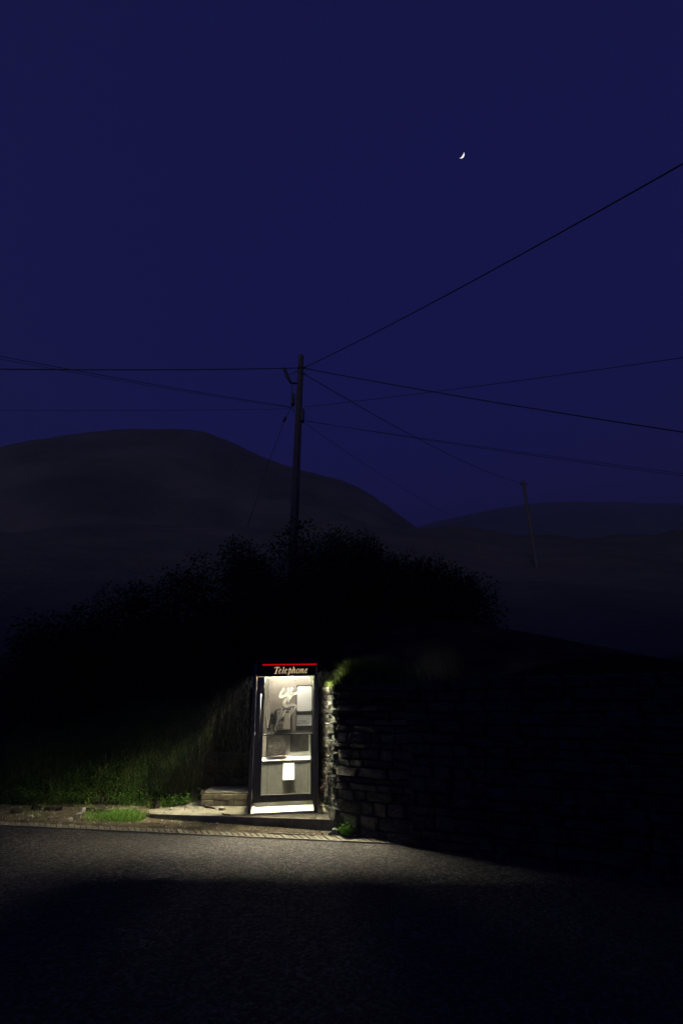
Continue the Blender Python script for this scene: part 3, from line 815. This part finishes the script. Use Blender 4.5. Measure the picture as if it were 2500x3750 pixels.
run((1068, 1490), (0, 1304), 11.92, 8.6, 1.5, .10, .008, 'overhead cable rising from the pole to the left edge')
run((1066, 1493), (0, 1314), 11.92, 9.0, 1.5, .12, .006, 'thinner twin cable just below the one rising left')
run((1070, 1497), (0, 1503), 11.92, 9.6, 1.4, .04, .0045, 'hair-thin level cable left of the pole above the hill')
stay = empty('stay_wire', P(985, 1690, 12.6)); tag(stay, 'slanting stay wire with insulator left of the pole', 'stay wire')
sl0 = Vector(stay.location)
tube('wire', [P(1072, 1485, 11.95) - sl0, P(1042, 1535, 12.1) - sl0, P(985, 1690, 12.6) - sl0, P(955, 1780, 12.9) - sl0, P(905, 1930, 13.4) - sl0], .009, M['cable'], stay, 6)
V, Fc = tube_geo([P(1047, 1525, 12.08) - sl0, P(1045, 1530, 12.08) - sl0, P(1039, 1541, 12.1) - sl0, P(1036, 1546, 12.1) - sl0], [.015, .045, .045, .015], 10); ob('insulator', V, Fc, M['metal'], stay, smooth=True)

# ------------------------------------------------------------------ moon: the sunlit lune of a sphere
MD = 9000.0
mc = ray(1689, 566).normalized() * MD + Vector((0, 0, CAMZ))
mr_ = MD * math.tan(R(.275))
view = (Vector((0, 0, CAMZ)) - mc).normalized()
right = Vector((0, 0, 1)).cross(-view); right = (-view).cross(Vector((0, 0, 1))).normalized(); upv = right.cross(-view).normalized()
lit = (right * .62 - upv * .78).normalized(); axis_ = lit.cross(view).normalized()
V, Fc = [], []
NL, NP = 12, 24
a0, a1 = -math.radians(14), -math.radians(90)      # lune from terminator to limb (measured towards lit side from the view axis)
for i in range(NL + 1):
    ang = lerp(math.radians(26), math.radians(105), i / NL)
    dirv = view * math.cos(ang) + lit * math.sin(ang)
    for j in range(NP + 1):
        ph2 = lerp(-math.pi / 2, math.pi / 2, j / NP)
        V.append((dirv * math.cos(ph2) + axis_ * math.sin(ph2)) * mr_)
for i in range(NL):
    for j in range(NP): Fc.append((i * (NP + 1) + j, i * (NP + 1) + j + 1, (i + 1) * (NP + 1) + j + 1, (i + 1) * (NP + 1) + j))
moon = ob('moon', V, Fc, M['moon'], loc=mc, smooth=True); tag(moon, 'bright white crescent moon high in the dark blue sky', 'moon')

# ------------------------------------------------------------------ plants
def blades(name, spots, mats, hmin, hmax, wid, lean, seed, parent=None, bias=Vector((0, 0, 0)), seg=3):
    """grass: each blade a tapering bent strip"""
    r = random.Random(seed); V, Fc, mi = [], [], []
    for p, s in spots:
        h = r.uniform(hmin, hmax) * s; th = r.uniform(0, 2 * math.pi); wd = wid * r.uniform(.6, 1.2)
        side = Vector((math.cos(th), math.sin(th), 0)); bend = Vector((-math.sin(th), math.cos(th), 0)) * r.uniform(.05, lean) * h + bias * h * r.uniform(.4, 1)
        b = len(V); k = 1 if r.random() < .25 else 0
        for i in range(seg):
            t = i / seg; c = p + Vector((0, 0, h * t * (1 - .25 * t))) + bend * t * t; ww = wd * (1 - .75 * t)
            V.append(c - side * ww / 2); V.append(c + side * ww / 2)
        V.append(p + Vector((0, 0, h * .75)) + bend)
        for i in range(seg - 1): Fc.append((b + 2 * i, b + 2 * i + 1, b + 2 * i + 3, b + 2 * i + 2)); mi.append(k)
        Fc.append((b + 2 * seg - 2, b + 2 * seg - 1, b + 2 * seg)); mi.append(k)
    o = ob(name, V, Fc, mats[0], parent)
    if len(mats) > 1:
        o.data.materials.append(mats[1]); o.data.polygons.foreach_set('material_index', mi)
    return o

r2 = random.Random(21)
# verge grass on the left slope
sp = []
while len(sp) < 13000:
    x = r2.uniform(-6.6, -2.45); y = r2.uniform(8.6, 11.2)
    f = front(x) - .12 + .22 * noise.noise(Vector((x * 2.2, 1.3, 0)))
    if y < f: 
        continue
    if x > -2.75 and y < 9.0: continue
    dens = .55 + .6 * noise.noise(Vector((x * 1.6, y * 1.6, 4)))
    if r2.random() > dens + .35: continue
    s = .55 + .9 * smooth01(f, f + 1.2, y) + .35 * noise.noise(Vector((x * 1.1, y * 1.1, 8)))
    sp.append((Vector((x, y, groundz(x, y) - .01)), max(.3, s)))
tag(blades('verge_grass', sp, [M['grass'], M['dry_grass']], .10, .34, .014, 1.2, 31), 'thick green grass on the slope left of the kiosk', 'grass', kind='stuff')
LV, LF = [], []
def rv_(r):
    v = Vector((r.uniform(-1, 1), r.uniform(-1, 1), r.uniform(-.3, .5))); return v.normalized()
def leaf_quad(p, d, l, wd):
    s_ = d.cross(Vector((0, 0, 1))); s_.normalize(); b_ = len(LV)
    LV.extend([p, p + d * l * .5 + s_ * wd / 2, p + d * l, p + d * l * .5 - s_ * wd / 2]); LF.append((b_, b_ + 1, b_ + 2, b_ + 3))
while len(LF) < 5500:
    x = r2.uniform(-5.6, -2.5); y = front(x) - .1 + abs(r2.gauss(0, .55))
    if noise.noise(Vector((x * 2.5, y * 2.5, 14))) < r2.uniform(-.5, .3): continue
    leaf_quad(Vector((x, y, groundz(x, y) + r2.uniform(.0, .16))), rv_(r2), r2.uniform(.025, .06), r2.uniform(.02, .04))
tag(ob('verge_weeds', LV, LF, M['weed']), 'small broad weed leaves mixed into the slope grass', 'weeds', kind='stuff')
# low turf patch by the platform's left end and sparse tufts over the dirt
sp = []
for k in range(2600):
    x = r2.gauss(-3.28, .25); y = r2.gauss(8.22, .10)
    if x > -2.97 or y < edge_y(x) + .26: continue
    sp.append((Vector((x, y, groundz(x, y) - .005)), 1.0))
tag(blades('turf_patch', sp, [M['weed'], M['grass']], .04, .11, .008, 1.0, 32), 'bright green turf patch at the left end of the platform', 'grass', kind='stuff')
sp = []
for k in range(60):
    cx_, cy_ = r2.uniform(-6.2, -3.3), r2.uniform(8.0, 8.9); ng = r2.randint(8, 30)
    for q in range(ng):
        x = r2.gauss(cx_, .05); y = r2.gauss(cy_, .04); sp.append((Vector((x, y, groundz(x, y) - .005)), 1.0))
for k in range(500):
    x = r2.uniform(-2.9, -.1); y = kerb_y(x) - abs(r2.gauss(0, .018)); sp.append((Vector((x, y, groundz(x, y) - .005)), .5))
tag(blades('dirt_tufts', sp, [M['grass'], M['dry_grass']], .03, .10, .007, 1.0, 33), 'sparse short tufts scattered on the dirt verge', 'grass', kind='stuff')
# grass on top of the stone wall, leaning over the kiosk side
sp = []
for k in range(2600):
    t = abs(r2.gauss(0, .55)); 
    if t > 2.2: continue
    x = -.06 + t * .88 + r2.gauss(0, .03); y = wall_y(max(x, -.02)) + .06 + abs(r2.gauss(0, .14))
    sp.append((Vector((x, y, 1.72 + r2.uniform(0, .06) + .1 * smooth01(0, .4, t))), .55 + .55 * smooth01(.0, .35, t)))
for k in range(900):
    t = r2.random(); x = lerp(-.04, -.3, t) + r2.gauss(.04, .04); y = lerp(7.98, 9.6, t); sp.append((Vector((x, y, 1.74)), .5))
tag(blades('wall_top_grass', sp, [M['grass'], M['dry_grass']], .22, .58, .015, .6, 34, bias=Vector((-.35, -.1, 0))), 'long wispy grass leaning over the end of the stone wall', 'grass', kind='stuff')
# drooping grasses and weeds over the bank behind the bay, shade painted in
sp = []
for k in range(6000):
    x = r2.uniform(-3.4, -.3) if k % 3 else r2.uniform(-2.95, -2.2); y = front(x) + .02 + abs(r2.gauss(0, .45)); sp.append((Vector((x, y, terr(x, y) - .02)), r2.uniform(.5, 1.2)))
tag(blades('bank_grass', sp, [M['bush'], M['bark']], .15, .5, .012, 1.1, 35, bias=Vector((0, -.5, 0))), 'shaggy grass hanging from the bank behind the kiosk, coloured dark for shade', 'grass', kind='stuff')  # bush and bark colours stand in for shade on this grass

def leaf_geo(V, Fc, p, d, up, l, w):
    d = d.normalized(); s = d.cross(up)
    if s.length < 1e-3: s = Vector((1, 0, 0))
    s.normalize(); b = len(V)
    V += [p, p + d * l * .45 + s * w / 2 + up * l * .05, p + d * l * .5 - up * l * .03, p + d * l * .45 - s * w / 2 + up * l * .05, p + d * l - up * l * .12]
    Fc += [(b, b + 1, b + 2), (b, b + 2, b + 3), (b + 1, b + 4, b + 2), (b + 2, b + 4, b + 3)]

def rvec(r):
    while True:
        v = Vector((r.uniform(-1, 1), r.uniform(-1, 1), r.uniform(-1, 1)))
        if .05 < v.length < 1: return v.normalized()

def weed(name, loc, n, rad, h, leaf, m, label, seed, cat='plant'):
    r = random.Random(seed); root = empty(name, loc); tag(root, label, cat)
    SV, SF, LV, LF = [], [], [], []
    for k in range(n):
        th = r.uniform(0, 2 * math.pi); rr = rad * math.sqrt(r.random()); hh = h * r.uniform(.35, 1) * (1 - .4 * rr / rad)
        tip = Vector((math.cos(th) * rr, math.sin(th) * rr, hh)); base = tip * .15; base.z = -.01
        v, f = tube_geo([base, base.lerp(tip, .5) + Vector((0, 0, .1 * hh)), tip], .0035, 4); o_ = len(SV); SV += v; SF += [tuple(i + o_ for i in q) for q in f]
        for j in range(7):
            t = r.uniform(.3, 1); p = base.lerp(tip, t); d = rvec(r); d.z = abs(d.z) * .4
            leaf_geo(LV, LF, p, d, (Vector((0, 0, 1)) + rvec(r) * .4).normalized(), leaf * r.uniform(.6, 1.2), leaf * r.uniform(.5, .8))
    ob('stems', SV, SF, m, root); ob('leaves', LV, LF, m, root)
    return root
weed('leafy_weed', G(1272, 3066) + Vector((0, .05, 0)), 34, .15, .26, .05, M['weed'], 'bushy bright green weed at the foot of the stone wall', 3)
weed('leafy_weed', G(655, 2948), 40, .22, .20, .06, M['weed'], 'low broad-leaved weed at the grass edge on the platform', 4)
weed('leafy_weed', G(600, 2940), 34, .22, .20, .05, M['weed'], 'small leafy weed in the grass beside a dark upright stone', 5)
weed('leafy_weed', G(712, 2930), 26, .16, .24, .07, M['sword'], 'round-leaved green weed against the end of the brick step', 6)
weed('leafy_weed', G(290, 2942), 10, .12, .16, .05, M['weed'], 'spindly yellow-green weed at the far left edge of the grass', 8)

def sword_clump(loc, n, h, wd, spread, label, seed):
    root = empty('sword_leaf_plant', loc); tag(root, label, 'plant', 'sword-leaved plants in the verge'); r = random.Random(seed)
    for k in range(n):
        p = Vector((r.gauss(0, spread * .4), r.gauss(0, spread * .3), -.02)); hh = h * r.uniform(.6, 1)
        th = r.uniform(-.5, .5); s = Vector((math.cos(th), math.sin(th), 0)); ben = Vector((r.gauss(0, .12), r.gauss(0, .1), 0)) * hh
        V, Fc = [], []
        for i in range(6):
            t = i / 5; c = p + Vector((0, 0, hh * t)) + ben * t * t; w_ = wd * (1 - t ** 2.2) + .001
            V += [c - s * w_ / 2, c + Vector((0, w_ * .2, 0)), c + s * w_ / 2]
        for i in range(5):
            Fc += [(3 * i, 3 * i + 1, 3 * i + 4, 3 * i + 3), (3 * i + 1, 3 * i + 2, 3 * i + 5, 3 * i + 4)]
        ob('leaf', V, Fc, M['sword'], root)
sword_clump(G(690, 2915), 16, .50, .030, .16, 'tall sword-leaved clump nearest the brick step', 1)
sword_clump(G(625, 2918), 22, .36, .024, .28, 'short wide row of sword leaves left of the tall clump', 2)
sword_clump(G(552, 2870), 9, .40, .028, .10, 'lone sword-leaved plant higher up the grass slope', 3)

# bushes on the bank: dark crowns of real leaves
def bush(loc, rx_, rz_, n, label, seed):
    r = random.Random(seed); root = empty('bush', loc); tag(root, label, 'bush', 'dark bushes on the bank')
    LV, LF, SV, SF = [], [], [], []
    cl_ = []
    for k in range(26):
        d = rvec(r); q = Vector((d.x * rx_ * r.uniform(.3, .85), d.y * rx_ * .7 * r.uniform(.3, .85), rz_ * .55 + d.z * rz_ * .5 * r.uniform(.3, .9))); cl_.append((q, r.uniform(.24, .40) * rx_))
        v, f = tube_geo([Vector((r.gauss(0, .06), r.gauss(0, .06), -.1)), q * .5 + Vector((0, 0, .05)), q], [.035, .02, .006], 5); o_ = len(SV); SV += v; SF += [tuple(i + o_ for i in w2) for w2 in f]
    for k in range(n):
        q, cr_ = r.choice(cl_); d = rvec(r); p = q + d * cr_ * r.random() ** .5
        leaf_geo(LV, LF, p, (d + rvec(r) * .8 + Vector((0, 0, -.2))), (Vector((0, 0, 1)) + rvec(r) * .7).normalized(), r.uniform(.06, .12), r.uniform(.035, .065))
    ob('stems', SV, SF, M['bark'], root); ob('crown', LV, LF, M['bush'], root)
BU = [((230, 2255), 10.6, 'dark low bush at the far left of the bank'), ((480, 2160), 11.0, 'dark bush on the bank above the grass slope'),
      ((730, 2060), 11.6, 'dark bush on the bank left of the pole foot'), ((900, 1960), 12.8, 'dark bush just left behind the telegraph pole'),
      ((1085, 1915), 11.2, 'tallest dark bush covering the foot of the telegraph pole'), ((1280, 1950), 12.8, 'dark bush right of the pole foot'),
      ((1470, 2030), 12.6, 'dark bush on the bank further right of the pole'), ((1640, 2110), 12.2, 'rightmost dark bush on the bank')]
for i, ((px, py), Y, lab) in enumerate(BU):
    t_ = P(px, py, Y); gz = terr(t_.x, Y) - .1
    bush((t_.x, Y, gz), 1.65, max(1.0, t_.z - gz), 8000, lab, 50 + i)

# ------------------------------------------------------------------ small things
LOOSE = [stone_mesh(300 + i, 'loose_stone', name='loose_stone') for i in range(6)]
LUMPS = [stone_mesh(400 + i, 'rubble', name='loose_stone') for i in range(5)]
def loose(px, py, s, label, sz=.7, dark=False):
    p = G(px, py)
    o = bpy.data.objects.new('loose_stone', rnd.choice(LUMPS if dark else LOOSE)); COL.objects.link(o)
    o.scale = (s, s * rnd.uniform(.7, 1), s * sz); o.location = (p.x, p.y, p.z + s * sz * .36); o.rotation_euler = (rnd.uniform(-.2, .2), rnd.uniform(-.2, .2), rnd.uniform(0, 6))
    tag(o, label, 'stone', 'loose stones on the verge'); return o
loose(108, 2999, .075, 'leftmost loose stone on the dirt verge')
loose(140, 2991, .05, 'small loose stone right of the leftmost one on the dirt')
loose(182, 3003, .05, 'small loose stone on the dirt close to the gully strip')
loose(257, 3008, .06, 'dark loose stone on the dirt just above the gully strip')
loose(286, 2998, .085, 'largest pale stone on the left dirt verge', .95)
loose(302, 2978, .065, 'upright pale stone beside the broken edge on the dirt', 1.3)
loose(574, 2960, .085, 'dark upright stone at the grass edge on the platform', 1.4, True)
loose(625, 2968, .05, 'small reddish stone on the platform below the weeds')
loose(733, 2948, .10, 'rounded mossy stone at the corner of the brick step', .6, True)
loose(812, 2968, .08, 'pale angular stone on the platform near the twig', .7)
loose(794, 3027, .045, 'small bluish stone at the foot of the platform kerb', 1.0)
loose(836, 3040, .03, 'tiny stone between the kerb and the gully strip')
loose(1226, 3052, .10, 'grey stone beside the weed at the wall foot', .7)
loose(1208, 3056, .05, 'pale flat stone left of the weed at the wall foot', .5)
loose(1180, 3056, .03, 'tiny pale stone near the drain grate end', .7)
# broken concrete edge left of the platform
for i, (px, py, s) in enumerate(((60, 2978, .13), (130, 2966, .15), (180, 2967, .12), (215, 2966, .14), (330, 2971, .12), (365, 2975, .13), (395, 2978, .10))):
    loose(px, py, s, ['broken concrete lump at the dark far left of the dirt', 'second broken concrete lump from the left on the dirt', 'third broken concrete lump from the left on the dirt', 'fourth broken concrete lump from the left on the dirt',
                      'crumbled concrete lump right of the upright pale stone', 'crumbled concrete lump near the turf patch', 'crumbled concrete lump touching the turf patch'][i], .4, True)
# gravel crumbs scattered on platform and verge
bm = bmesh.new(); r3 = random.Random(77)
def crumb(x, y, z, s):
    m_ = bmesh.ops.create_icosphere(bm, subdivisions=1, radius=s)
    for v in m_['verts']: v.co = Vector((v.co.x * r3.uniform(.7, 1.3) + x, v.co.y * r3.uniform(.7, 1.3) + y, v.co.z * .7 + z + s * .3))
for k in range(520):
    if r3.random() < .5: x = r3.uniform(-6, -2.95); y = edge_y(x) + r3.uniform(.25, 1.2)
    elif r3.random() < .6: x = r3.uniform(-2.9, .3); y = lerp(edge_y(x) + .24, kerb_y(min(x, -.1)), r3.random() ** .6) - .01
    else: x = r3.uniform(-2.9, -.2); y = kerb_y(x) + abs(r3.gauss(0, .5)) + .02
    if y > 8.85 and x > -2.33: continue
    crumb(x, y, groundz(x, y), r3.uniform(.004, .013))
tag(from_bm('gravel_crumbs', bm, M['loose_stone']), 'gravel crumbs scattered over the verge and platform', 'gravel', kind='stuff')

def twig(px0, py0, px1, py1, rad, label, seed):
    r = random.Random(seed); a, b = G(px0, py0), G(px1, py1)
    pts = [a.lerp(b, t) + Vector((r.gauss(0, .008), r.gauss(0, .012), rad + r.uniform(0, .006))) for t in [i / 6 for i in range(7)]]
    tag(tube('twig', pts, [rad * k for k in (1, .95, 1.05, .9, .85, .7, .45)], M['bark'], None, 7), label, 'twig', 'twigs on the platform')
twig(743, 2956, 786, 2968, .020, 'thick brown twig on the platform left of the kiosk', 1)
twig(808, 2984, 843, 2991, .010, 'thin dark twig at the platform edge left of the kiosk', 2)
twig(780, 2888, 812, 2889, .008, 'thin pale twig lying on the brick step', 3)

# drain grate by the kerb
gl0, gl1 = G(986, 3058), G(1146, 3064)
gr = empty('drain_grate', (gl0.x, edge_y(gl0.x) + GW + .012, road_z(gl0.x) + .014), (0, .029, -.042)); tag(gr, 'pale slotted drain grate in front of the platform kerb', 'drain grate')
L = (gl1 - gl0).length; nb_ = 9; gd = .15
box('pit', -.01, L + .01, .0, gd, -.16, -.05, M['black'], gr, 0)
for y0, y1 in ((-.006, .018), (gd - .018, gd + .006)): box('rim', -.02, L + .02, y0, y1, -.05, .006, M['kerb_concrete'], gr, .003)
for k in range(nb_):
    xc = lerp(.0, L, k / (nb_ - 1)); sk_ = .035
    bm = bmesh.new(); box_into(bm, xc - .017, xc + .017, .018, gd - .018, -.045, .003, .003, 1)
    for v in bm.verts: v.co.x -= (v.co.y - gd / 2) / gd * sk_ * -1
    from_bm('bar', bm, M['kerb_concrete'], gr)
# faded red strap between kiosk and wall
rp = P(1190, 2925, 8.85)
rs = empty('red_strap', (rp.x - .02, rp.y, 0)); tag(rs, 'faded red plastic strap tangled between the kiosk and stone wall', 'strap')
for k in range(3):
    tube('loop', [(-.07 + .01 * k, -.05, .20 + .03 * k), (-.02, .0, .235 + .035 * k), (.04, .02, .245 + .045 * k), (.085, .0, .285 + .04 * k)], .009, M['red_plastic'], rs, 6)
tube('loose_end', [(-.07, -.05, .20), (-.1, -.02, .1), (-.08, .0, .012), (-.02, -.03, .012)], .008, M['red_plastic'], rs, 6)

# ------------------------------------------------------------------ night mist in the valley air
bm = bmesh.new(); box_into(bm, -1500, 1500, -120, 1400, -8, 420, 0)
bmesh.ops.recalc_face_normals(bm, faces=bm.faces[:])
me = bpy.data.meshes.new('haze'); bm.to_mesh(me); bm.free()
hm, ht, ho = new_mat('night_mist')
pv = ht.nodes.new('ShaderNodeVolumePrincipled'); pv.inputs['Color'].default_value = (.80, .84, .98, 1); pv.inputs['Density'].default_value = .0012; pv.inputs['Anisotropy'].default_value = .2
ht.links.new(pv.outputs[0], ho.inputs['Volume']); me.materials.append(hm)
hz = bpy.data.objects.new('haze', me); COL.objects.link(hz); tag(hz, kind='stuff')
